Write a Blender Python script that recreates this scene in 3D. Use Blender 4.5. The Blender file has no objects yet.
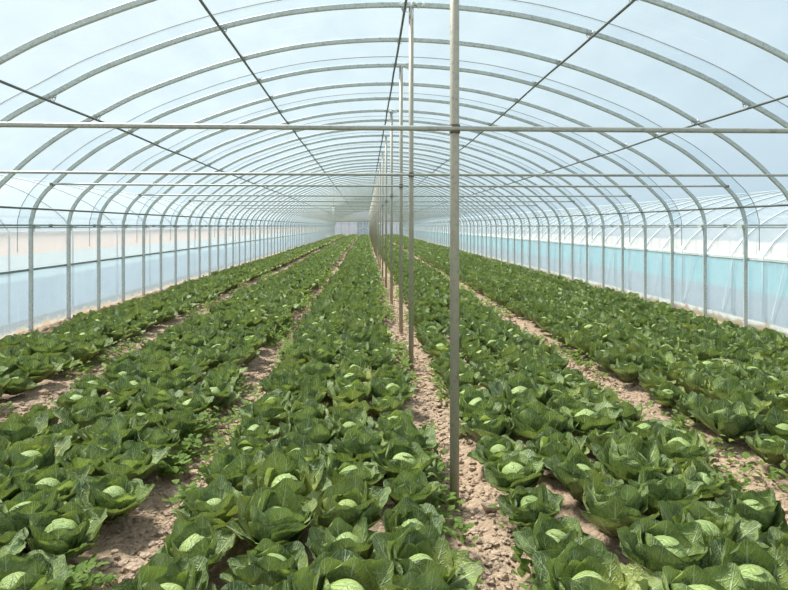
import bpy, math, random
import numpy as np
from mathutils import Vector

random.seed(7); rng = np.random.default_rng(7)
S = 0.9                      # hoop spacing, metres
F = 591.0                    # focal length in pixels
K = S / F                    # metres per (pixel x hoop)
HC = 1.34                    # camera and eave height
AX = 0.40                    # lateral centre of the tunnel
HALF = 4.42                  # half width
Y0 = 6.1 * S                 # hoop that carries the second centre post
LAST = 79
col = bpy.context.scene.collection
WORDS = ['first','second','third','fourth','fifth','sixth','seventh','eighth','ninth','tenth','eleventh','twelfth','thirteenth','fourteenth',
         'fifteenth','sixteenth','seventeenth','eighteenth','nineteenth']
def ordinal(n):
    if n < 19: return WORDS[n]
    t, u = divmod(n + 1, 10)
    tens = {2:'twent',3:'thirt',4:'fort',5:'fift',6:'sixt',7:'sevent',8:'eight',9:'ninet'}[t]
    return tens + 'ieth' if u == 0 else tens + 'y-' + WORDS[u - 1]

# ---------------------------------------------------------------- helpers
def tag(o, label=None, cat=None, group=None, kind=None):
    if label: o['label'] = label
    if cat: o['category'] = cat
    if group: o['group'] = group
    if kind: o['kind'] = kind
    return o

class MB:
    def __init__(s): s.v, s.f, s.m, s.n = [], [], [], 0
    def add(s, v, f, mat=0):
        b = s.n; s.v.extend(v); s.n += len(v)
        s.f.extend([tuple(i + b for i in q) for q in f]); s.m.extend([mat] * len(f))
    def box(s, x0, x1, y0, y1, z0, z1, mat=0):
        v = [(x, y, z) for x in (x0, x1) for y in (y0, y1) for z in (z0, z1)]
        s.add(v, [(0,1,3,2),(4,6,7,5),(0,4,5,1),(2,3,7,6),(0,2,6,4),(1,5,7,3)], mat)
    def sweep(s, pts, prof, mat=0, up=Vector((0,1,0)), caps=True):
        """prof: closed loop of (a along side, b along up)"""
        pts = [Vector(p) for p in pts]; n = len(prof); v = []; f = []
        for i, p in enumerate(pts):
            t = (pts[min(i+1, len(pts)-1)] - pts[max(i-1, 0)]).normalized()
            side = t.cross(up)
            if side.length < 1e-4: side = t.cross(Vector((1,0,0)))
            side.normalize(); w = side.cross(t).normalized()
            v += [tuple(p + side * a + w * b) for a, b in prof]
        for i in range(len(pts) - 1):
            for j in range(n):
                k = (j + 1) % n
                f.append((i*n+j, i*n+k, (i+1)*n+k, (i+1)*n+j))
        if caps: f.append(tuple(range(n))[::-1]); f.append(tuple((len(pts)-1)*n + j for j in range(n)))
        s.add(v, f, mat)
    def tube(s, pts, r, n=10, mat=0, up=Vector((0,1,0))):
        s.sweep(pts, [(r*math.cos(2*math.pi*j/n), r*math.sin(2*math.pi*j/n)) for j in range(n)], mat, up)
    def mesh(s, name, mats, smooth=True):
        me = bpy.data.meshes.new(name); me.from_pydata(s.v, [], s.f)
        for m in mats: me.materials.append(m)
        me.polygons.foreach_set('material_index', s.m)
        if smooth: me.shade_smooth()
        me.update(); return me
    def build(s, name, mats, parent=None, smooth=False, loc=None):
        o = bpy.data.objects.new(name, s.mesh(name, mats if isinstance(mats, list) else [mats], smooth))
        col.objects.link(o); o.parent = parent
        if loc: o.location = loc
        return o

def obj(name, me, parent=None, loc=None):
    o = bpy.data.objects.new(name, me); col.objects.link(o); o.parent = parent
    if loc is not None: o.location = loc
    return o

# ---------------------------------------------------------------- materials
def new_mat(name):
    m = bpy.data.materials.new(name); m.use_nodes = True; nt = m.node_tree; nt.nodes.clear()
    out = nt.nodes.new('ShaderNodeOutputMaterial'); return m, nt, out
class NT:
    def __init__(s, nt): s.nt = nt
    def n(s, typ, **kw):
        nd = s.nt.nodes.new(typ)
        for k, v in kw.items(): setattr(nd, k, v)
        return nd
    def set(s, nd, name, val):
        if hasattr(val, 'default_value') or isinstance(val, bpy.types.NodeSocket): s.nt.links.new(val, nd.inputs[name])
        else: nd.inputs[name].default_value = val
    def math(s, op, a, b=0.0, c=None, clamp=False):
        nd = s.n('ShaderNodeMath', operation=op, use_clamp=clamp)
        s.set(nd, 0, a); s.set(nd, 1, b)
        if c is not None: s.set(nd, 2, c)
        return nd.outputs[0]
    def mix(s, fac, a, b, typ='MIX'):
        nd = s.n('ShaderNodeMix', data_type='RGBA', blend_type=typ)
        s.set(nd, 0, fac); s.set(nd, 6, a); s.set(nd, 7, b); return nd.outputs[2]
    def noise(s, vec, scale, detail=3, rough=.55):
        nd = s.n('ShaderNodeTexNoise'); s.set(nd, 'Vector', vec); s.set(nd, 'Scale', scale); s.set(nd, 'Detail', detail); s.set(nd, 'Roughness', rough)
        return nd.outputs['Fac']
    def ramp(s, fac, stops):
        nd = s.n('ShaderNodeValToRGB'); s.set(nd, 'Fac', fac); r = nd.color_ramp
        while len(r.elements) < len(stops): r.elements.new(.5)
        for e, (p, c) in zip(r.elements, stops):
            e.position = p; e.color = c if len(c) == 4 else (*c, 1)
        return nd.outputs['Color']
    def pos(s): return s.n('ShaderNodeNewGeometry').outputs['Position']
    def bump(s, h, strength=.3, dist=.01):
        nd = s.n('ShaderNodeBump'); s.set(nd, 'Height', h); s.set(nd, 'Strength', strength); s.set(nd, 'Distance', dist); return nd.outputs['Normal']
def rgb(r, g, b):
    f = lambda c: ((c/255+.055)/1.055)**2.4 if c > 10 else c/255/12.92
    return (f(r), f(g), f(b), 1)

def metal(name, c1, c2, rough=.45, met=.35, stain=None):
    m, nt, out = new_mat(name); N = NT(nt); tc = N.n('ShaderNodeTexCoord').outputs['Object']
    a = N.noise(tc, 9, 4); base = N.mix(a, c1, c2)
    b = N.noise(tc, 40, 5, .7); k = N.math('MULTIPLY', N.math('SUBTRACT', b, .52), 7, clamp=True)
    base = N.mix(N.math('MULTIPLY', k, .5), base, stain or rgb(110, 108, 100))
    p = N.n('ShaderNodeBsdfPrincipled'); N.set(p, 'Base Color', base); N.set(p, 'Metallic', met); N.set(p, 'Roughness', rough)
    N.set(p, 'Normal', N.bump(b, .12, .003)); nt.links.new(p.outputs[0], out.inputs[0]); return m
def plain(name, c, rough=.6, met=0.):
    m, nt, out = new_mat(name); N = NT(nt); tc = N.n('ShaderNodeTexCoord').outputs['Object']
    a = N.noise(tc, 25, 3); p = N.n('ShaderNodeBsdfPrincipled')
    N.set(p, 'Base Color', N.mix(a, c, tuple(x*.8 for x in c[:3]) + (1,))); N.set(p, 'Roughness', rough); N.set(p, 'Metallic', met)
    nt.links.new(p.outputs[0], out.inputs[0]); return m
M_HOOP = metal('galvanized_hoop', rgb(180,186,182), rgb(206,211,207), .5, .15)
M_POST = metal('galvanized_post', rgb(160,152,136), rgb(186,179,162), .5, .15, rgb(122,112,98))
M_BAR = metal('galvanized_bar', rgb(150,152,146), rgb(184,184,176), .45, .4)
M_DARK = metal('dull_purlin_steel', rgb(96,100,98), rgb(130,134,130), .5, .4)
M_RAIL = metal('rail_steel', rgb(128,138,138), rgb(160,168,166), .45, .4)
M_CLIP = metal('clip_wire', rgb(150,150,145), rgb(190,190,185), .4, .5)
M_RUST = plain('rusty_joint', rgb(112,92,74), .8)
M_WHITE = plain('white_wrap', rgb(238,240,240), .5)
M_STRAP = plain('dark_strap', rgb(120,122,120), .7)
M_NBHOOP = plain('neighbour_pipe', rgb(205,214,218), .5)
M_WPIPE = plain('pale_pipe', rgb(240,242,240), .5)

def film(name, tint, body, fac, gloss=.06, streak=0.25, dirt=None, bands=False, wrinkle=2.2):
    """thin plastic sheet: clear part + milky part that scatters light + a faint sheen"""
    m, nt, out = new_mat(name); N = NT(nt); P = N.pos()
    mp = N.n('ShaderNodeMapping'); N.set(mp, 'Vector', P); mp.inputs['Scale'].default_value = (1.5, .5, .9)
    n1 = N.noise(mp.outputs[0], wrinkle, 5, .6)
    mp2 = N.n('ShaderNodeMapping'); N.set(mp2, 'Vector', P); mp2.inputs['Scale'].default_value = (.35, 7, .35); mp2.inputs['Rotation'].default_value = (.2, 0, .35)
    n2 = N.noise(mp2.outputs[0], 3.5, 4, .6)
    f = N.math('ADD', fac, N.math('MULTIPLY', N.math('SUBTRACT', n1, .5), streak))
    s2 = N.math('MULTIPLY', N.math('SUBTRACT', n2, .58), 4, clamp=True)
    f = N.math('ADD', f, N.math('MULTIPLY', s2, streak * .6))
    tintc = N.mix(n1, tint, tuple(min(1, c * 1.05) for c in tint[:3]) + (1,))
    if bands:                     # strips of double sheet between the straps and the next hoop
        sx = N.n('ShaderNodeSeparateXYZ'); N.set(sx, 0, P)
        t = N.math('DIVIDE', N.math('SUBTRACT', sx.outputs[1], Y0 - .22 * S), 2 * S)
        fr = N.math('FRACT', t); on = N.math('LESS_THAN', fr, .115)
        tintc = N.mix(N.math('MULTIPLY', on, .8), tintc, (tint[0] * .80, tint[1] * .87, tint[2] * .90, 1))
        f = N.math('ADD', f, N.math('MULTIPLY', on, .04))
    bodyc = body
    if dirt:                      # mud splashed on the foot of the sheet
        sx = N.n('ShaderNodeSeparateXYZ'); N.set(sx, 0, P)
        nd = N.noise(P, 6, 4, .65)
        h = N.math('SUBTRACT', N.math('ADD', dirt[0], N.math('MULTIPLY', nd, dirt[1])), sx.outputs[2])
        k = N.math('MULTIPLY', h, 14, clamp=True)
        bodyc = N.mix(k, body, rgb(206, 188, 160)); f = N.math('ADD', f, N.math('MULTIPLY', k, .55))
    f = N.math('MAXIMUM', N.math('MINIMUM', f, .97), .02)
    tr = N.n('ShaderNodeBsdfTransparent'); N.set(tr, 0, tintc)
    tl = N.n('ShaderNodeBsdfTranslucent'); N.set(tl, 0, bodyc)
    df = N.n('ShaderNodeBsdfDiffuse'); N.set(df, 0, bodyc)
    ms = N.n('ShaderNodeMixShader'); N.set(ms, 0, .35); nt.links.new(tl.outputs[0], ms.inputs[1]); nt.links.new(df.outputs[0], ms.inputs[2])
    m2 = N.n('ShaderNodeMixShader'); N.set(m2, 0, f); nt.links.new(tr.outputs[0], m2.inputs[1]); nt.links.new(ms.outputs[0], m2.inputs[2])
    gl = N.n('ShaderNodeBsdfGlossy'); N.set(gl, 'Roughness', .25)
    N.set(gl, 'Normal', N.bump(n2, .4, .05))
    m3 = N.n('ShaderNodeMixShader'); N.set(m3, 0, gloss); nt.links.new(m2.outputs[0], m3.inputs[1]); nt.links.new(gl.outputs[0], m3.inputs[2])
    nt.links.new(m3.outputs[0], out.inputs[0]); return m
M_ROOF = film('roof_film', (.90, .95, .97, 1), (.84, .92, .96, 1), .13, .03, .16, bands=True)
M_SIDE_UP = film('clear_side_film', (.93, .95, .95, 1), (.88, .92, .94, 1), .22, .03, .14)
M_SIDE_LOW = film('bluish_side_film', (.82, .93, .97, 1), (.68, .80, .86, 1), .36, .05, .22, dirt=(-.01, .34))
M_END = film('end_film', (.45, .48, .52, 1), (.36, .38, .42, 1), .75, .03, .2)
M_GREY = film('grey_mulch_film', (.66, .70, .76, 1), (.54, .57, .63, 1), .9, .0, .15)
M_GREY2 = film('dusky_mulch_film', (.52, .60, .70, 1), (.38, .45, .54, 1), .9, .0, .15)
M_NB = film('neighbour_film', (.90, .94, .96, 1), (.58, .63, .67, 1), .40, .03, .2)
M_NB_BEIGE = film('neighbour_beige_net', (.80, .73, .70, 1), (.70, .60, .56, 1), .8, .0, .1)
M_NB_CYAN = film('neighbour_cyan_film', (.55, .84, .90, 1), (.46, .74, .80, 1), .8, .03, .2)
M_NB_BLUE = film('neighbour_blue_film', (.72, .84, .90, 1), (.55, .66, .72, 1), .8, .03, .2)

def soil_mat(name, a, b, c, scale=1.):
    m, nt, out = new_mat(name); N = NT(nt); P = N.pos()
    v = N.n('ShaderNodeTexVoronoi'); N.set(v, 'Vector', P); N.set(v, 'Scale', 38 * scale)
    n1 = N.noise(P, 5, 4); n2 = N.noise(P, 60 * scale, 4, .7)
    base = N.mix(n2, a, b); base = N.mix(N.math('MULTIPLY', N.math('SUBTRACT', n1, .4), 2.2, clamp=True), base, c)
    sep = N.n('ShaderNodeSeparateColor'); N.set(sep, 0, v.outputs['Color'])
    base = N.mix(N.math('MULTIPLY', sep.outputs[0], .35), base, rgb(214, 190, 164))
    h = N.math('ADD', N.math('MULTIPLY', v.outputs['Distance'], -1.), N.math('MULTIPLY', n2, .8))
    p = N.n('ShaderNodeBsdfPrincipled'); N.set(p, 'Base Color', base); N.set(p, 'Roughness', .95); N.set(p, 'Specular IOR Level', .1)
    N.set(p, 'Normal', N.bump(h, .8, .02)); nt.links.new(p.outputs[0], out.inputs[0]); return m
M_SOIL = soil_mat('dry_soil', rgb(132,110,92), rgb(176,150,128), rgb(152,130,110))
M_CLOD = soil_mat('dry_clods', rgb(140,116,98), rgb(206,182,160), rgb(172,148,126), 1.5)
M_CLOD_DARK = soil_mat('dark_clods', rgb(104,82,68), rgb(146,120,100), rgb(124,102,86), .7)
M_OUT = soil_mat('outside_ground', rgb(164,160,154), rgb(186,182,176), rgb(176,172,166))

def leaf_mat(name, dark, light, vein, yellow, transl=.35, rough=.42, net=1., spec=.45):
    m, nt, out = new_mat(name); N = NT(nt); P = N.pos()
    uv = N.n('ShaderNodeUVMap'); uv.uv_map = 'UVMap'; sx = N.n('ShaderNodeSeparateXYZ'); N.set(sx, 0, uv.outputs[0])
    tc = N.n('ShaderNodeTexCoord').outputs['Object']
    wob = N.noise(uv.outputs[0], 5, 2)
    u = N.math('ABSOLUTE', N.math('MULTIPLY', N.math('SUBTRACT', sx.outputs[0], .5), 2)); v = sx.outputs[1]
    rib = N.math('SUBTRACT', 1, N.math('DIVIDE', u, N.math('MULTIPLY_ADD', v, -.07, .105)), clamp=True)
    t = N.math('ADD', N.math('MULTIPLY_ADD', v, 6.0, N.math('MULTIPLY', u, -4.6)), N.math('MULTIPLY', wob, 1.1))
    fr = N.math('ABSOLUTE', N.math('SUBTRACT', N.math('FRACT', t), .5))
    lat = N.math('SUBTRACT', 1, N.math('DIVIDE', fr, N.math('MULTIPLY_ADD', u, -.06, .125)), clamp=True)
    vor = N.n('ShaderNodeTexVoronoi', feature='DISTANCE_TO_EDGE'); N.set(vor, 'Vector', uv.outputs[0]); N.set(vor, 'Scale', 11)
    netv = N.math('SUBTRACT', 1, N.math('MULTIPLY', vor.outputs[0], 16), clamp=True)
    ve = N.math('MAXIMUM', rib, N.math('MAXIMUM', N.math('MULTIPLY', lat, .8), N.math('MULTIPLY', netv, .28 * net)), clamp=True)
    n1 = N.noise(P, 2.6, 3, .6); n2 = N.noise(P, 13, 2)
    base = N.mix(N.math('MULTIPLY', N.math('SUBTRACT', n2, .36), 3.2, clamp=True), dark, light)
    base = N.mix(N.math('MULTIPLY', N.math('SUBTRACT', n1, .56), 4.5, clamp=True), base, yellow)
    base = N.mix(N.math('MULTIPLY', ve, .85), base, vein)
    h = N.math('ADD', N.math('MULTIPLY', ve, -1.), N.math('MULTIPLY', N.noise(uv.outputs[0], 14, 3), .9))
    p = N.n('ShaderNodeBsdfPrincipled'); N.set(p, 'Base Color', base); N.set(p, 'Roughness', rough); N.set(p, 'Specular IOR Level', spec)
    nrm = N.bump(h, .8, .008); N.set(p, 'Normal', nrm)
    tl = N.n('ShaderNodeBsdfTranslucent'); N.set(tl, 0, N.mix(.5, base, (.42, .55, .05, 1)))
    ms = N.n('ShaderNodeMixShader'); N.set(ms, 0, transl); nt.links.new(p.outputs[0], ms.inputs[1]); nt.links.new(tl.outputs[0], ms.inputs[2])
    nt.links.new(ms.outputs[0], out.inputs[0]); return m
M_LOUT = leaf_mat('outer_leaf', (.064,.114,.026,1), (.255,.335,.090,1), (.74,.82,.52,1), (.40,.40,.07,1), .17)
M_LIN = leaf_mat('inner_leaf', (.170,.250,.040,1), (.400,.480,.140,1), (.74,.82,.48,1), (.46,.48,.09,1), .32)
M_HEAD = leaf_mat('cabbage_head', (.27,.37,.10,1), (.37,.47,.16,1), (.56,.64,.32,1), (.42,.50,.13,1), .10, .42, .4)
M_WEED = leaf_mat('weed_leaf', (.16,.26,.04,1), (.28,.40,.08,1), (.2,.38,.1,1), (.2,.3,.05,1), .3, .6)
LEAFM = [M_LOUT, M_LIN, M_HEAD]

# ---------------------------------------------------------------- cabbages
def leaf(az, L, W, a0, a1, cup, ruf, nu, nv, base_r, base_z, R, roll=0.):
    """one broad round leaf as grid; returns verts, faces, uvs(per vert)"""
    u = np.linspace(-1, 1, nu + 1); v = np.linspace(0, 1, nv + 1)
    ang = a0 + (a1 - a0) * v ** 1.3
    ds = L / nv
    r = base_r + np.concatenate([[0], np.cumsum(np.cos((ang[:-1] + ang[1:]) / 2) * ds)])
    z = base_z + np.concatenate([[0], np.cumsum(np.sin((ang[:-1] + ang[1:]) / 2) * ds)])
    w = W * np.where(v < .58, .22 + .78 * np.sin(np.pi / 2 * v / .58) ** .9, np.sqrt(np.clip(1 - (np.maximum(v - .58, 0) / .455) ** 2.2, .10, 1)))
    U, V = np.meshgrid(u, v)
    ph = R.uniform(0, 6.28, 3); k1 = R.uniform(2.2, 3.4)
    rf = ruf * (np.abs(U) ** 2 * np.sin(V * 6.28 * k1 + np.sign(U) * ph[0] + ph[1]) + .5 * V ** 3 * np.sin(U * 5 + ph[2]))
    bl = .35 * ruf * np.sin(V * 13 + ph[1]) * np.cos(U * 9 + ph[0])
    lift = cup * U ** 2 * (w[:, None]) + rf + bl
    tx, tz = np.cos(ang), np.sin(ang)                 # direction along the leaf; inner normal is (-tz, tx)
    tipback = 0.09 * L * (U ** 2) * V ** 2            # rounds the tip
    rr = r[:, None] - tz[:, None] * lift - tx[:, None] * tipback
    zz = z[:, None] + tx[:, None] * lift - tz[:, None] * tipback
    ss = U * w[:, None] * (1 - .18 * cup * np.abs(U))
    ca, sa = math.cos(az), math.sin(az)
    cr, sr = math.cos(roll), math.sin(roll)
    ss, rr2 = ss * cr - (rr - base_r) * sr, ss * sr + (rr - base_r) * cr + base_r
    X = rr2 * ca - ss * sa; Y = rr2 * sa + ss * ca
    vv = np.stack([X, Y, zz], -1).reshape(-1, 3)
    i, j = np.meshgrid(np.arange(nv), np.arange(nu), indexing='ij'); b = (i * (nu + 1) + j).ravel()
    ff = np.stack([b, b + 1, b + nu + 2, b + nu + 1], 1)
    uv = np.stack([(U + 1) / 2, V], -1).reshape(-1, 2)
    return vv, ff, uv
def ball(r, h, cz, nu, nv, R):
    a = np.linspace(0, 2 * np.pi, nu, endpoint=False); b = np.linspace(.02, np.pi - .02, nv + 1)
    A, B = np.meshgrid(a, b)
    ph = R.uniform(0, 6.28)
    k = 1 + .05 * np.sin(A * 2 + ph) * np.sin(B) + .03 * np.sin(A * 3 + B * 4)
    X = r * np.sin(B) * np.cos(A) * k; Y = r * np.sin(B) * np.sin(A) * k; Z = cz + h * np.cos(B) + .08 * r * np.sin(A + ph) * np.sin(B)
    vv = np.stack([X, Y, Z], -1).reshape(-1, 3); ff = []
    i, j = np.meshgrid(np.arange(nv), np.arange(nu), indexing='ij'); j2 = (j + 1) % nu
    ff = np.stack([i * nu + j, i * nu + j2, (i + 1) * nu + j2, (i + 1) * nu + j], -1).reshape(-1, 4)[:, ::-1]
    lob = np.sqrt(((X / r) ** 2 + (Y / r) ** 2))
    uv = np.stack([.5 + .5 * X / r, np.clip(.5 + .5 * Y / r, 0, 1)], -1).reshape(-1, 2)
    return vv, ff, uv
def cat(parts):
    V, Fc, U, b = [], [], [], 0
    for v, f, u in parts: V.append(v); Fc.append(f + b); U.append(u); b += len(v)
    return np.concatenate(V), np.concatenate(Fc), np.concatenate(U)
def cabbage_geo(seed, lod):
    R = np.random.default_rng(seed)
    nu, nv = [(8, 9), (5, 5), (2, 4)][lod]
    n_out, n_mid, n_in = [(8, 7, 6), (6, 6, 5), (4, 4, 3)][lod]
    D = math.radians; outer, inner = [], []
    a0 = R.uniform(0, 6.28)
    big = [1, 1.08, 1.25][lod]
    for i in range(n_out):
        outer.append(leaf(a0 + 6.283 * i / n_out + R.uniform(-.25, .25), R.uniform(.19, .24), R.uniform(.086, .112) * big, D(R.uniform(24, 50)), D(R.uniform(25, 84)),
                          R.uniform(.05, .45), R.uniform(.003, .009), nu, nv, .015, .015, R, R.uniform(-.2, .2)))
    for i in range(n_mid):
        outer.append(leaf(a0 + .5 + 6.283 * i / n_mid + R.uniform(-.3, .3), R.uniform(.165, .225), R.uniform(.080, .106) * big, D(R.uniform(46, 62)), D(R.uniform(50, 108)),
                          R.uniform(.15, .55), R.uniform(.003, .008), nu, nv, .022, .02, R, R.uniform(-.25, .25)))
    closed = R.random() < .35
    for i in range(n_in):
        inner.append(leaf(a0 + .2 + 6.283 * i / n_in + R.uniform(-.3, .3), R.uniform(.115, .165), R.uniform(.062, .086) * big, D(R.uniform(44, 58)), D(R.uniform(84, 130) if closed else R.uniform(66, 104)),
                          R.uniform(.25, .6), R.uniform(.002, .006), nu, nv, .040, .04, R, R.uniform(-.25, .25)))
    hr = R.uniform(.050, .068)
    head = [ball(hr, hr * .9, .114, [20, 10, 6][lod], [12, 6, 3][lod], R)]
    if lod < 2:                                   # a wrapper leaf folded over the head
        for q in range(3):
            az = R.uniform(0, 6.28)
            head.append(leaf(az, hr * 2.5, hr * 1.05, D(84), D(196 + 6 * q), .55, .002, nu, nv, hr * 1.0, .074, R))
    return cat(outer), cat(inner), cat(head)

def np_mesh(name, V, Fc, U, mats, mi=None):
    me = bpy.data.meshes.new(name)
    me.vertices.add(len(V)); me.vertices.foreach_set('co', V.astype(np.float32).ravel())
    n = Fc.shape[1]
    me.loops.add(Fc.size); me.loops.foreach_set('vertex_index', Fc.astype(np.int32).ravel())
    me.polygons.add(len(Fc)); me.polygons.foreach_set('loop_start', np.arange(0, Fc.size, n, dtype=np.int32))
    uvl = me.uv_layers.new(name='UVMap'); uvl.data.foreach_set('uv', U[Fc.ravel()].astype(np.float32).ravel())
    for m in mats: me.materials.append(m)
    if mi is not None: me.polygons.foreach_set('material_index', mi.astype(np.int32))
    me.update(calc_edges=True); me.shade_smooth(); return me

NV = 9
variants = []
for k in range(NV):
    o_, i_, h_ = cabbage_geo(100 + k, 0)
    variants.append((np_mesh('outer_leaves', *o_, [M_LOUT]), np_mesh('inner_leaves', *i_, [M_LIN]), np_mesh('head', *h_, [M_HEAD])))

BEDS = [('left wall bed', [-3.44, -3.19, -2.95, -2.71]),
        ('second bed from left wall', [-1.99, -1.71, -1.43, -1.16]),
        ('middle bed', [-.62, -.36, -.09, .16]),
        ('bed right of posts', [.75, 1.04, 1.33, 1.61]),
        ('right wall bed', [2.19, 2.47, 2.75, 3.03, 3.31, 3.59, 3.87, 4.14])]
ROWN = {3: ['left row', 'centre row', 'right row'],
        4: ['left row', 'inner left row', 'inner right row', 'right row'],
        5: ['left row', 'inner left row', 'centre row', 'inner right row', 'right row'],
        8: ['path row', 'second row off path', 'third row off path', 'fourth row off path', 'fourth row off wall', 'third row off wall', 'second row off wall', 'row against wall']}
TH = math.atan(28 / F); CT, ST = math.cos(TH), math.sin(TH)
def project(X, Y, Z):
    d = Y * CT + X * ST
    return 394 + F * (X * CT - Y * ST) / d, 226 - F * (Z - HC) / d, d
YEND = Y0 + (LAST) * S
def soil_h(X):
    return 0.0
plants = []
for b, (bn, rows) in enumerate(BEDS):
    for r, x in enumerate(rows):
        y = .9 + .18 * (r % 2) + random.uniform(-.05, .05)
        while y < YEND - .6:
            dx = .10 * math.sin(y * .35 + b) * .3
            plants.append(dict(x=x + dx + random.gauss(0, .025), y=y, s=random.uniform(.86, 1.16) * (.93 if r in (0, len(rows) - 1) else 1.04), rz=random.uniform(0, 6.28), b=b, r=r,
                               tx=random.gauss(0, .09), ty=random.gauss(0, .09), k=random.randrange(NV)))
            y += random.uniform(.285, .345)
seen = []
for p in plants:
    px, py, d = project(p['x'], p['y'], .15)
    m = .20 * F / d if d > .3 else 0
    if d > .5 and -m < px < 788 + m and py - m * .9 < 590:
        p['d'] = d; seen.append(p)
seen.sort(key=lambda p: p['d'])
for p in seen[:300]: p['single'] = True
count = {}
near = sorted((p for p in plants if p.get('single')), key=lambda p: p['y'])
def bed_z(x): return .045
for p in near:
    key = (p['b'], p['r']); n = count.get(key, 0); count[key] = n + 1
    e = bpy.data.objects.new('cabbage', None); col.objects.link(e); e.empty_display_size = .1
    e.location = (p['x'], p['y'], bed_z(p['x'])); e.rotation_euler = (p['tx'], p['ty'], p['rz']); e.scale = (p['s'],) * 3
    bn, rows = BEDS[p['b']]
    tag(e, f"green cabbage, {ordinal(n)} from the front in {ROWN[len(rows)][p['r']]}, {bn}", 'cabbage', 'cabbages in the ' + bn)
    for nm, me in zip(('outer_leaves', 'inner_leaves', 'head'), variants[p['k']]): obj(nm, me, e)

lows = {l: [cabbage_geo(300 + k, l) for k in range(6)] for l in (0, 1, 2)}
VV, FF, UU, MI, base = [], [], [], [], 0
for p in plants:
    if p.get('single'): continue
    l = 1 if p['y'] < 22 else 2
    g = lows[l][p['k'] % 6]; c, s = math.cos(p['rz']), math.sin(p['rz'])
    for mi, (v, f, u) in enumerate(g):
        sc = p['s'] * (1.0 if l < 2 else 1.06)
        x = (v[:, 0] * c - v[:, 1] * s) * sc + p['x']; y = (v[:, 0] * s + v[:, 1] * c) * sc + p['y']
        z = v[:, 2] * sc + bed_z(0) + p['tx'] * (x - p['x']) + p['ty'] * (y - p['y'])
        VV.append(np.stack([x, y, z], 1)); FF.append(f + base); UU.append(u); MI.append(np.full(len(f), mi)); base += len(v)
far = obj('cabbage_crop', np_mesh('cabbage_crop', np.concatenate(VV), np.concatenate(FF), np.concatenate(UU), LEAFM, np.concatenate(MI)))
tag(far, 'dense rows of green cabbages running on to the far end of the tunnel', 'cabbages', kind='stuff')

# weeds: small lobed plants along the bed edges
VV, FF, UU, base = [], [], [], 0
R = np.random.default_rng(5)
edges = [-2.52, -2.20, -1.00, -1.04, -.80, .33, .62, 1.78, 2.02, -1.02]
for k in range(3000):
    ex = edges[R.integers(len(edges))]; yy = 1.2 + 16 * R.random() ** 1.6
    if math.sin(yy * 2.1 + ex * 7) + .5 * math.sin(yy * 5.3 + ex * 3) < -.25: continue
    cx = ex + R.normal(0, .035); nl = R.integers(5, 11); cy = yy; hgt = R.uniform(.03, .17)
    for q in range(nl):
        v, f, u = leaf(R.uniform(0, 6.28), R.uniform(.022, .05), R.uniform(.010, .02), R.uniform(.1, 1.1), R.uniform(-.5, .6), .2, .002, 2, 3, R.uniform(0, .05), R.uniform(.02, hgt), R)
        VV.append(v + [cx, cy, .02]); FF.append(f + base); UU.append(u); base += len(v)
w = obj('weeds', np_mesh('weeds', np.concatenate(VV), np.concatenate(FF), np.concatenate(UU), [M_WEED]))
tag(w, 'small leafy weeds sprouting along the edges of the cabbage beds', 'weeds', kind='stuff')

# ---------------------------------------------------------------- soil
def vnoise(x, y, seed):
    r = np.random.default_rng(seed).random((256, 256)); xi = np.floor(x).astype(int); yi = np.floor(y).astype(int)
    fx = x - xi; fy = y - yi; fx = fx * fx * (3 - 2 * fx); fy = fy * fy * (3 - 2 * fy)
    g = lambda a, b: r[a % 256, b % 256]
    return (g(xi, yi) * (1-fx) + g(xi+1, yi) * fx) * (1-fy) + (g(xi, yi+1) * (1-fx) + g(xi+1, yi+1) * fx) * fy
PATHS = [-2.36, -.905, .46, 1.90]
def ground_z(X, Y):
    z = np.full_like(X, .035)
    for c in PATHS: z -= .03 * np.exp(-((X - c) / .13) ** 2)
    z += .05 * np.exp(-((X + 4.05) / .2) ** 2)
    z += .028 * (vnoise(X * 9, Y * 9, 1) - .5) + .022 * (vnoise(X * 24, Y * 24, 2) - .5) + .012 * (vnoise(X * 55, Y * 55, 3) - .5)
    return z
def strip(name, xs, ys, mat):
    X, Y = np.meshgrid(xs, ys); Z = ground_z(X, Y)
    V = np.stack([X, Y, Z], -1).reshape(-1, 3); nx = len(xs)
    i, j = np.meshgrid(np.arange(len(ys) - 1), np.arange(nx - 1), indexing='ij'); b = (i * nx + j).ravel()
    Fc = np.stack([b, b + 1, b + nx + 1, b + nx], 1)
    return obj(name, np_mesh(name, V, Fc, V[:, :2], [mat]))
ys = np.concatenate([np.arange(.6, 9, .022), np.arange(9, 20, .06), np.arange(20, YEND + 1.2, .4)])
xs = np.concatenate([[AX - HALF - .25], np.arange(AX - HALF + .0, AX + HALF + .05, .024), [AX + HALF + .25]])
g = strip('ground_soil', xs, ys, M_SOIL); tag(g, kind='structure')
m = MB(); m.box(-30, 35, -6, 110, -.4, -.12); o = m.build('ground_outside', M_OUT); tag(o, kind='structure')

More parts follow.
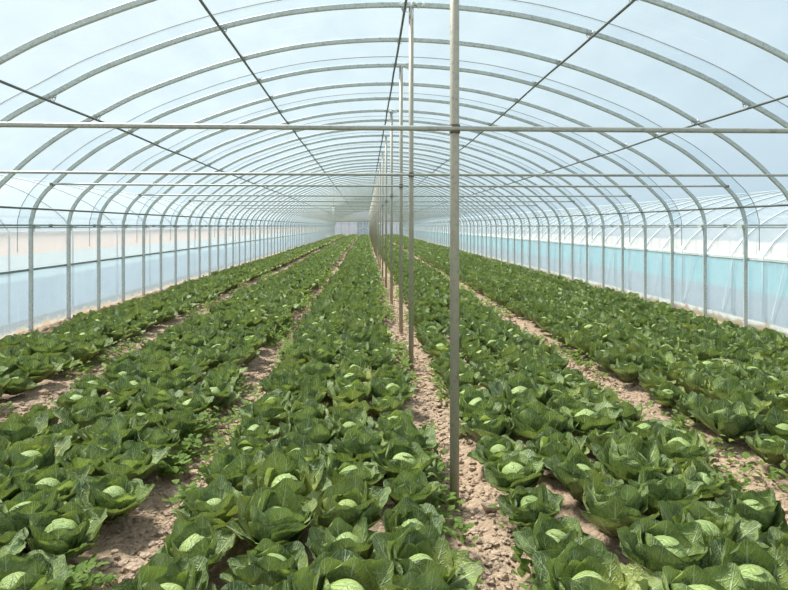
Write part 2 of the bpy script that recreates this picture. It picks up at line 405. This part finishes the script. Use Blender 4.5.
def clods(name, spots, mat, label, catg):
    R = np.random.default_rng(11)
    import bmesh
    bm = bmesh.new(); bmesh.ops.create_icosphere(bm, subdivisions=1, radius=1); bv = np.array([v.co[:] for v in bm.verts]); bf = np.array([[v.index for v in f.verts] for f in bm.faces]); bm.free()
    V, Fc, b = [], [], 0
    for x, y, s in spots:
        v = bv * (1 + R.uniform(-.32, .32, (len(bv), 1))) * [s * R.uniform(.8, 1.4), s * R.uniform(.8, 1.4), s * R.uniform(.5, .85)]
        a = R.uniform(0, 6.28); c, sn = math.cos(a), math.sin(a); v = np.stack([v[:, 0]*c - v[:, 1]*sn, v[:, 0]*sn + v[:, 1]*c, v[:, 2]], 1)
        z = float(ground_z(np.array([x]), np.array([y]))[0])
        V.append(v + [x, y, z + s * .25]); Fc.append(bf + b); b += len(bv)
    V = np.concatenate(V); me = np_mesh(name, V, np.concatenate(Fc), V[:, :2], [mat]); me.shade_flat()
    return tag(obj(name, me), label, catg, kind='stuff')
R = np.random.default_rng(3); sp = []
for k in range(13000):
    c = PATHS[R.integers(4)]; y = 1.3 + 14 * R.random() ** 1.7
    sp.append((c + R.normal(0, .10), y, .005 + .018 * R.random() ** 2.2 + (.018 if R.random() < .02 else 0)))
clods('soil_crumbs', sp, M_CLOD, 'crumbly pale brown soil lumps on the paths between cabbage beds', 'soil')
sp = [(-3.90 + R.uniform(-.05, .16), 5 + 40 * R.random() ** 1.3, .015 + .035 * R.random() ** 1.6) for k in range(2600)]
sp += [(4.62 + R.uniform(-.06, .08), 5 + 40 * R.random() ** 1.3, .012 + .02 * R.random()) for k in range(900)]
clods('soil_ridge', sp, M_CLOD_DARK, 'dark brown clods heaped along the foot of the side film', 'soil')

# ---------------------------------------------------------------- frame
PROF = [(2900, 0), (2892, 60), (2868, 150), (2800, 262), (2715, 348), (2580, 475), (2363, 640), (2126, 772), (1880, 905), (1600, 1022), (1300, 1130), (1000, 1215), (700, 1278), (350, 1318), (0, 1332)]
def arc(off=0., legs=True, foot=-.05):
    pts = [(-x * K, z * K) for x, z in PROF] + [(x * K, z * K) for x, z in PROF[-2::-1]]
    if legs: pts = [(pts[0][0], foot - HC), (pts[0][0], (foot - HC) * .5)] + pts + [(pts[-1][0], (foot - HC) * .5), (pts[-1][0], foot - HC)]
    P = [Vector((x, 0, z)) for x, z in pts]
    # smooth
    Q = []
    for i in range(len(P) - 1):
        p0, p1, p2, p3 = P[max(i-1, 0)], P[i], P[i+1], P[min(i+2, len(P)-1)]
        for q in range(4):
            t = q / 4; Q.append(.5 * ((2*p1) + (p2-p0)*t + (2*p0-5*p1+4*p2-p3)*t*t + (3*p1-p0-3*p2+p3)*t**3))
    Q.append(P[-1])
    if off:
        o = []
        for i, p in enumerate(Q):
            t = (Q[min(i+1, len(Q)-1)] - Q[max(i-1, 0)]).normalized(); o.append(p + Vector((-t.z, 0, t.x)) * off)
        Q = o
    return [Vector((p.x + AX, 0, p.z + HC)) for p in Q]
h, w_ = .024, .015; c_ = .006
RP = [(h-c_, -w_), (h, -w_+c_), (h, w_-c_), (h-c_, w_), (-h+c_, w_), (-h, w_-c_), (-h, -w_+c_), (-h+c_, -w_)]
mb = MB(); mb.sweep([p - Vector((0, 0, HC)) for p in arc()], RP); hoop_me = mb.mesh('steel_hoop', [M_HOOP], False)
def clip_mesh():
    m = MB()
    m.tube([(-.028, -.018, .020), (-.014, -.030, -.012), (.0, -.034, -.034), (.014, -.030, -.012), (.028, -.018, .020)], .0035, 6, up=Vector((0, 1, 0)))
    m.tube([(-.028, .018, .020), (-.014, .030, -.012), (.0, .034, -.034), (.014, .030, -.012), (.028, .018, .020)], .0035, 6)
    m.box(-.016, .016, -.035, .035, -.006, .004); m.tube([(0, -.034, -.034), (.03, -.044, -.05)], .003, 6)
    return m.mesh('pipe_clip', [M_CLIP], False)
clip_me = clip_mesh()
mb = MB(); mb.box(-.02, .03, -.05, .05, -.022, .022); mb.tube([(.01, -.045, -.02), (.01, -.045, -.06)], .006, 6); bracket_me = mb.mesh('rail_bracket', [M_HOOP], False)
PUR = [(-2126, 745, 'outer left'), (-1116, 1165, 'inner left'), (-30, 1300, 'ridge'), (1122, 1165, 'inner right'), (2126, 745, 'outer right')]
LOWP = [(-2868, 135), (2868, 155)]
def gz(y):
    return float(np.interp((y - Y0) / S, [-3, -1, 0, 1, 2, 5, 10, 40], [1.02, 1.02, 1.015, .995, .978, .962, .957, .957]))
POST_IDX = [-3, 0, 2, 5, 8] + list(range(11, LAST + 1, 3))
for i in range(-3, LAST + 1):
    y = Y0 + i * S
    o = obj('steel_hoop', hoop_me, None, (0, y, HC)); gk = gz(y); o.scale = (1, 1, gk)
    n = i + 1                                            # hoop -1 is the nearest one in the picture
    if n < 0: lab = 'galvanized hoop carrying the nearest centre post' if i == -3 else 'galvanized hoop just past the nearest centre post'
    elif i < 36: lab = f'galvanized steel hoop spanning the tunnel, {ordinal(n)} one in view from the front'
    else: lab = 'slim galvanized hoop far down the tunnel, packed close by perspective'
    tag(o, lab, 'arch hoop', 'galvanized hoops along the tunnel')
    if i <= 16:
        for px, pz, _ in PUR: obj('pipe_clip', clip_me, o, (AX + px * K, 0, (pz + 14) * K * float(np.interp(y, [Y0, Y0 + 5 * S, Y0 + 30 * S], [1.012, .974, .960])) / gk))
        for s in (-1, 1):
            b = obj('rail_bracket', bracket_me, o, (AX + s * 2866 * K, 0, -.01)); b.scale = (-s, 1, 1)
YA, YB = Y0 - 4.2 * S, Y0 + LAST * S + .05
for px, pz, nm in PUR:
    pts = [(AX + px * K + .004 * math.sin(k * 2.3 + px), YA + (YB - YA) * k / 90, HC + pz * K * float(np.interp(YA + (YB - YA) * k / 90, [Y0, Y0 + 5 * S, Y0 + 30 * S], [1.012, .974, .960])) - .022 + .006 * math.sin(k * 1.7 + pz)) for k in range(91)]
    m = MB(); m.tube(pts, .0125, 8, up=Vector((0, 0, 1))); o = m.build('purlin_pipe', M_DARK, smooth=True)
    tag(o, {'ridge': 'dark thin ridge pipe running along under the crown of the roof'}.get(nm, f'dark thin purlin pipe running lengthwise under the roof, {nm} one'), 'pipe', 'lengthwise roof pipes')
for (px, pz), nm in zip(LOWP, ('left', 'right')):
    m = MB(); x = AX + px * K * .992; m.tube([(x, YA, HC + pz * K), (x, YB, HC + pz * K)], .013, 8, up=Vector((0, 0, 1)))
    tag(m.build('purlin_pipe', M_DARK, smooth=True), f'thin pipe just above the eave rail on the {nm} side', 'pipe', 'lengthwise roof pipes')
    s = -1 if nm == 'left' else 1; x = AX + s * 2862 * K
    m = MB(); m.box(x - .012, x + .012, YA, YB, HC - .004, HC + .018); m.box(x - .02, x + .02, YA, YB, HC - .026, HC - .012)
    for k in range(60): yy = YA + 1.1 + k * 1.2; m.box(x - .018, x + .018, yy, yy + .03, HC - .02, HC + .024)
    tag(m.build('eave_rail', M_RAIL), f'double steel eave rail holding the film on the {nm} side', 'rail', 'eave rails')
    z = HC - (.527 if s < 0 else .425); x = AX + s * 2925 * K
    m = MB(); m.box(x - .012, x + .012, YA, YB, z - .014, z + .014); m.box(x - .02, x + .006, YA, YB, z - .004, z + .004)
    tag(m.build('side_rail', M_RAIL if s < 0 else M_HOOP), ('grey steel' if s < 0 else 'pale steel') + f' rail halfway down the {nm} side wall', 'rail', 'side wall rails')

HB = {-3: 301, 0: 313, 2: 324, 5: 333, 8: 345}
PL = {-3: 'tall galvanized centre post nearest the camera, standing in the path', 0: 'centre post second from the front with bright wrap at its top', 2: 'centre post third from the front with wrap at its top'}
for q, i in enumerate(POST_IDX):
    y = Y0 + i * S; xp = .420 + (.012 if i > 0 else 0); top = HC + 1332 * K * gz(y) - .02
    yp = y - .034
    m = MB(); m.tube([(0, 0, -.03), (0, 0, top)], .0225, 16 if i < 9 else 8, up=Vector((0, 1, 0)))
    o = m.build('centre_post', M_POST, smooth=True, loc=(xp, yp + .034, 0))
    lab = PL.get(i) or (f'thin centre post, {ordinal(q)} from the front in the line of posts' if q < 16 else 'thin distant centre post merging with its neighbours')
    tag(o, lab, 'post', 'centre posts down the middle path')
    if i < 12:
        hb = HC + HB.get(i, 350) * K
        m = MB(); m.tube([(0, -.006, hb - .02), (0, -.006, hb + .02)], .0255, 12); m.box(-.02, .02, -.045, .0, hb - .016, hb + .016)
        j = m.build('joint_collar', M_RUST, o); j['label'] = 'rusty joint collar'
    if i in (0, 2, 5):
        m = MB(); R = random.Random(i)
        for k in range(9):
            a = R.uniform(-.09, .10); m.tube([(a, R.uniform(-.035, .0), top - .01 + R.uniform(-.02, .02)), (a + R.uniform(-.05, .05), -.035, top + R.uniform(0, .04)), (a + R.uniform(-.06, .06), -.03, top + R.uniform(-.02, .04))], R.uniform(.006, .014), 6)
        m.tube([(.0, -.022, top - .01), (.012, -.03, top - .06), (.004, -.03, top - .12)], .007, 6)
        m.build('tape_wrap', M_WHITE, o, smooth=True)
for q, i in enumerate(POST_IDX):
    y = Y0 + i * S - .036; hh = HB.get(i, 348); hb = HC + hh * K
    xe = np.interp(hh / gz(Y0 + i * S), [z for x, z in PROF[:9]], [x for x, z in PROF[:9]]) * K
    m = MB(); sag = .012; pts = []
    for k in range(25):
        t = k / 24 * 2 - 1; pts.append((AX + t * (xe), y, hb + (abs(t) ** 2 - .2) * sag * (1 if i in (0, 2) else .6)))
    m.tube(pts, .0125, 10, up=Vector((0, 1, 0)))
    o = m.build('tie_bar', M_BAR, smooth=True)
    lab = ['thick grey tie bar crossing the tunnel nearest the camera, at the front post', 'tie bar across the tunnel at the second post', 'tie bar across the tunnel at the third post'][q] if q < 3 else \
          (f'thin tie bar across the tunnel, {ordinal(q)} from the front' if q < 10 else 'thin distant tie bar across the far half of the tunnel')
    tag(o, lab, 'tie bar', 'horizontal tie bars')
    for s in (-1, 1):
        if i < 10:
            m = MB(); m.box(-.02, .02, -.010, .03, -.014, .014); e = m.build('end_clamp', M_RUST, o, loc=(AX + s * (xe - .005), y, hb + .8 * sag * .8))

# straps over the film
A = [p for p in arc(.045) if p.z > .86]; mb = MB(); mb.tube([p - Vector((0, 0, HC)) for p in A], .005, 6); strap_me = mb.mesh('film_strap', [M_STRAP], True)
q = 0
for i in range(-3, LAST, 2):
    o = obj('film_strap', strap_me, None, (0, Y0 + (i + .78) * S, HC)); o.scale = (1, 1, gz(Y0 + (i + .78) * S))
    if i >= -1: lab = f'thin dark strap arching over the roof film, {ordinal(q)} in view from the front' if q < 12 else 'thin faint strap over the roof film far down the tunnel'; q += 1
    else: lab = 'thin strap arching over the roof film beside the nearest hoop'
    tag(o, lab, 'strap', 'straps over the roof film')

# ---------------------------------------------------------------- film skin
A = [p for p in arc(.034) if p.z > HC - .02]
def sheet(name, prof, y0, y1, ny, mat, wav=0.):
    V = []; n = len(prof)
    for k in range(ny + 1):
        y = y0 + (y1 - y0) * k / ny
        for j, p in enumerate(prof):
            V.append((p[0] + wav * math.sin(y * 3.1 + j), y, HC + (p[1] - HC) * gz(y) if name == 'ceiling' else p[1]))
    Fc = [(k*n+j, k*n+j+1, (k+1)*n+j+1, (k+1)*n+j) for k in range(ny) for j in range(n-1)]
    me = bpy.data.meshes.new(name); me.from_pydata(V, [], Fc); me.materials.append(mat); me.shade_smooth(); me.update()
    return obj(name, me)
YF = -2.0
o = sheet('ceiling', [(p.x, p.z) for p in A], YF, YB, 90, M_ROOF); tag(o, kind='structure')
XL, XR = AX - 2900*K - .034, AX + 2900*K + .034
ZL, ZR = HC - .527, HC - .425
o = sheet('wall_left', [(XL, HC), (XL, ZL)], YF, YB, 60, M_SIDE_UP, .004); tag(o, kind='structure')
o = sheet('wall_right', [(XR, HC), (XR, ZR)], YF, YB, 60, M_SIDE_UP, .004); tag(o, kind='structure')
o = sheet('wall_left_curtain', [(XL - .01, ZL), (XL - .01, ZL * .5), (XL, -.06)], YF, YB, 90, M_SIDE_LOW, .008); tag(o, kind='structure')
o = sheet('wall_right_curtain', [(XR + .01, ZR), (XR + .01, ZR * .5), (XR, -.06)], YF, YB, 90, M_SIDE_LOW, .008); tag(o, kind='structure')
# end wall
pts = [(p.x, p.z) for p in arc(.0) ]
V = [(x, YB, z) for x, z in pts]; me = bpy.data.meshes.new('wall_back'); me.from_pydata(V, [], [tuple(range(len(V)))]); me.materials.append(M_END)
o = obj('wall_back', me); tag(o, kind='structure')
m = MB()
for x in (-3.2, -2.2, -1.1, 1.9, 3.0, 4.0): m.box(x - .03, x + .03, YB - .06, YB - .01, 0, HC + .95)
m.box(-4, 4.7, YB - .07, YB - .02, HC + .3, HC + .36)
o = m.build('trim_1', M_HOOP); tag(o, kind='structure')
# sliding door in the end wall
d = bpy.data.objects.new('sliding_door', None); col.objects.link(d); d.location = (-.4, YB - .1, 0)
tag(d, 'white framed plastic door in the far end wall', 'door')
m = MB()
for x in (-.75, 0, .75): m.box(x - .05, x + .05, -.03, .03, 0, 2.0)
for z in (0, .95, 1.95): m.box(-.75, .75, -.025, .025, z, z + .09)
m.build('door_frame', M_WPIPE, d)
m = MB(); m.box(-.72, .72, -.006, .006, .05, 1.98); m.build('door_panel', M_NB, d)
m = MB(); m.box(.1, .14, -.07, -.03, .9, 1.1); m.build('door_handle', M_DARK, d)

# ---------------------------------------------------------------- small hanging things
def at(px, py, d):
    lx = (px - 394) / F * d; return Vector((lx * CT + d * ST, d * CT - lx * ST, HC + (226 - py) / F * d))
p = at(333.5, 219, 34)
e = bpy.data.objects.new('hanging_tube_lamp', None); col.objects.link(e); e.location = p; tag(e, 'white upright tube lamp hanging under the roof left of the posts, far back', 'lamp')
m = MB(); m.tube([(0, 0, 0), (0, 0, .70)], .055, 12); m.build('lamp_tube', M_WHITE, e, smooth=True)
m = MB(); m.tube([(0, 0, .69), (0, 0, .78)], .06, 12); m.tube([(0, 0, -.05), (0, 0, .01)], .06, 12); m.build('end_cap', M_BAR, e, smooth=True)
m = MB(); m.tube([(0, 0, .76), (0, 0, 1.9)], .008, 6); m.build('hanging_wire', M_STRAP, e)
p = at(380.3, 224, 27)
e = bpy.data.objects.new('round_lamp', None); col.objects.link(e); e.location = p; tag(e, 'small white round lamp hanging by the line of centre posts', 'lamp')
v, f, u = ball(.07, .07, 0, 16, 10, np.random.default_rng(1)); obj('lamp_globe', np_mesh('lamp_globe', v, f, u, [M_WHITE]), e)
m = MB(); m.tube([(0, 0, .06), (0, 0, .1)], .03, 10); m.build('lamp_socket', M_BAR, e, smooth=True)
m = MB(); m.tube([(0, 0, .09), (0, 0, .56)], .006, 6); m.build('lamp_cord', M_STRAP, e)

# ---------------------------------------------------------------- neighbouring greenhouses
def neighbour(x_wall, s, wall_parts, spring, label, hoop_mat, step, r):
    root = bpy.data.objects.new('greenhouse', None); col.objects.link(root); root.location = (x_wall, 3, 0)
    tag(root, label, 'greenhouse', 'neighbouring greenhouses')
    W = 7.6
    prof = [(s * W * (.45 * t + .55 * (.5 - .5 * math.cos(math.pi * t))), spring + 1.25 * math.sin(math.pi * t) ** .85) for t in np.linspace(0, 1, 25)]
    o = sheet('roof_film', prof, 0, 76, 20, M_NB); o.parent = root
    for (z0, z1, mt, nm) in wall_parts:
        o = sheet(nm, [(0, z0), (0, z1)], 0, 76, 20, mt); o.parent = root
    m = MB(); P = [Vector((x + s * 0, 0, z)) for x, z in prof]
    P = [Vector((0, 0, -.1))] + P + [Vector((s * W, 0, -.1))]
    Q = []
    for i, p in enumerate(P):
        t = (P[min(i+1, len(P)-1)] - P[max(i-1, 0)]).normalized(); nrm = Vector((-t.z, 0, t.x)) * s; Q.append(p + nrm * .03)
    m.tube(Q, r, 8); me = m.mesh('hoop', [hoop_mat], True)
    for k in range(int(74 / step)):
        obj('hoop', me, root, (0, .3 + k * step, 0))
    m = MB(); m.box(-.03, .03, 0, 76, spring - .015, spring + .015); m.build('side_rail', M_WPIPE, root)
    if s > 0:
        m = MB(); rr = random.Random(4)
        for k in range(60):
            y = .3 + k * 1.2; m.tube([(-.05, y, spring), (-.02, y + .35, -.05)], .009, 5)
        m.build('rope', M_WPIPE, root)
    return root
neighbour(XR + 1.15, 1, [(-.12, .32, M_GREY, 'skirt_film'), (.32, .86, M_NB_CYAN, 'side_curtain')], .86, 'neighbouring plastic greenhouse with white hoops and cyan skirt beyond the right wall', M_NBHOOP, .76, .017)
neighbour(XL - 1.25, -1, [(-.12, .50, M_GREY2, 'skirt_film'), (.50, .90, M_NB_BLUE, 'side_curtain'), (.90, 1.24, M_NB_BEIGE, 'beige_net')], 1.24, 'neighbouring plastic greenhouse with a beige band beyond the left wall', M_NBHOOP, 1.9, .015)

# ---------------------------------------------------------------- light, sky, camera
sd = Vector((-.42, .36, .88)).normalized()
L = bpy.data.lights.new('sun', 'SUN'); L.energy = 9.2; L.angle = math.radians(14); L.color = (1., .96, .89)
lo = bpy.data.objects.new('sun', L); col.objects.link(lo); lo.rotation_euler = (-sd).to_track_quat('-Z', 'Y').to_euler()
W = bpy.data.worlds.new('sky'); bpy.context.scene.world = W; W.use_nodes = True; nt = W.node_tree; nt.nodes.clear(); N = NT(nt)
tc = N.n('ShaderNodeTexCoord').outputs['Generated']
dp = N.n('ShaderNodeVectorMath', operation='DOT_PRODUCT'); nt.links.new(tc, dp.inputs[0]); dp.inputs[1].default_value = sd
g_ = N.math('MULTIPLY_ADD', dp.outputs['Value'], .5, .5, clamp=True)
c1 = N.ramp(g_, [(.0, (.50, .63, .76)), (.55, (.56, .70, .81)), (.80, (.68, .81, .88)), (.95, (.84, .91, .94)), (1., (1.0, 1.0, 1.0))])
bg = N.n('ShaderNodeBackground'); nt.links.new(c1, bg.inputs[0]); bg.inputs[1].default_value = 1.0
ow = N.n('ShaderNodeOutputWorld'); nt.links.new(bg.outputs[0], ow.inputs[0])

cam = bpy.data.cameras.new('camera'); co = bpy.data.objects.new('camera', cam); col.objects.link(co)
co.location = (0, 0, HC); co.rotation_euler = (math.pi / 2, 0, -TH)
cam.sensor_width = 36; cam.lens = F / 788 * 36; cam.shift_y = -69 / 788; cam.clip_end = 300
sc = bpy.context.scene; sc.camera = co
sc.view_settings.view_transform = 'Standard'; sc.view_settings.look = 'None'; sc.view_settings.gamma = 1; sc.view_settings.exposure = 0.0
sc.cycles.max_bounces = 8; sc.cycles.diffuse_bounces = 4; sc.cycles.transmission_bounces = 4; sc.cycles.transparent_max_bounces = 24
sc.cycles.sample_clamp_indirect = 6
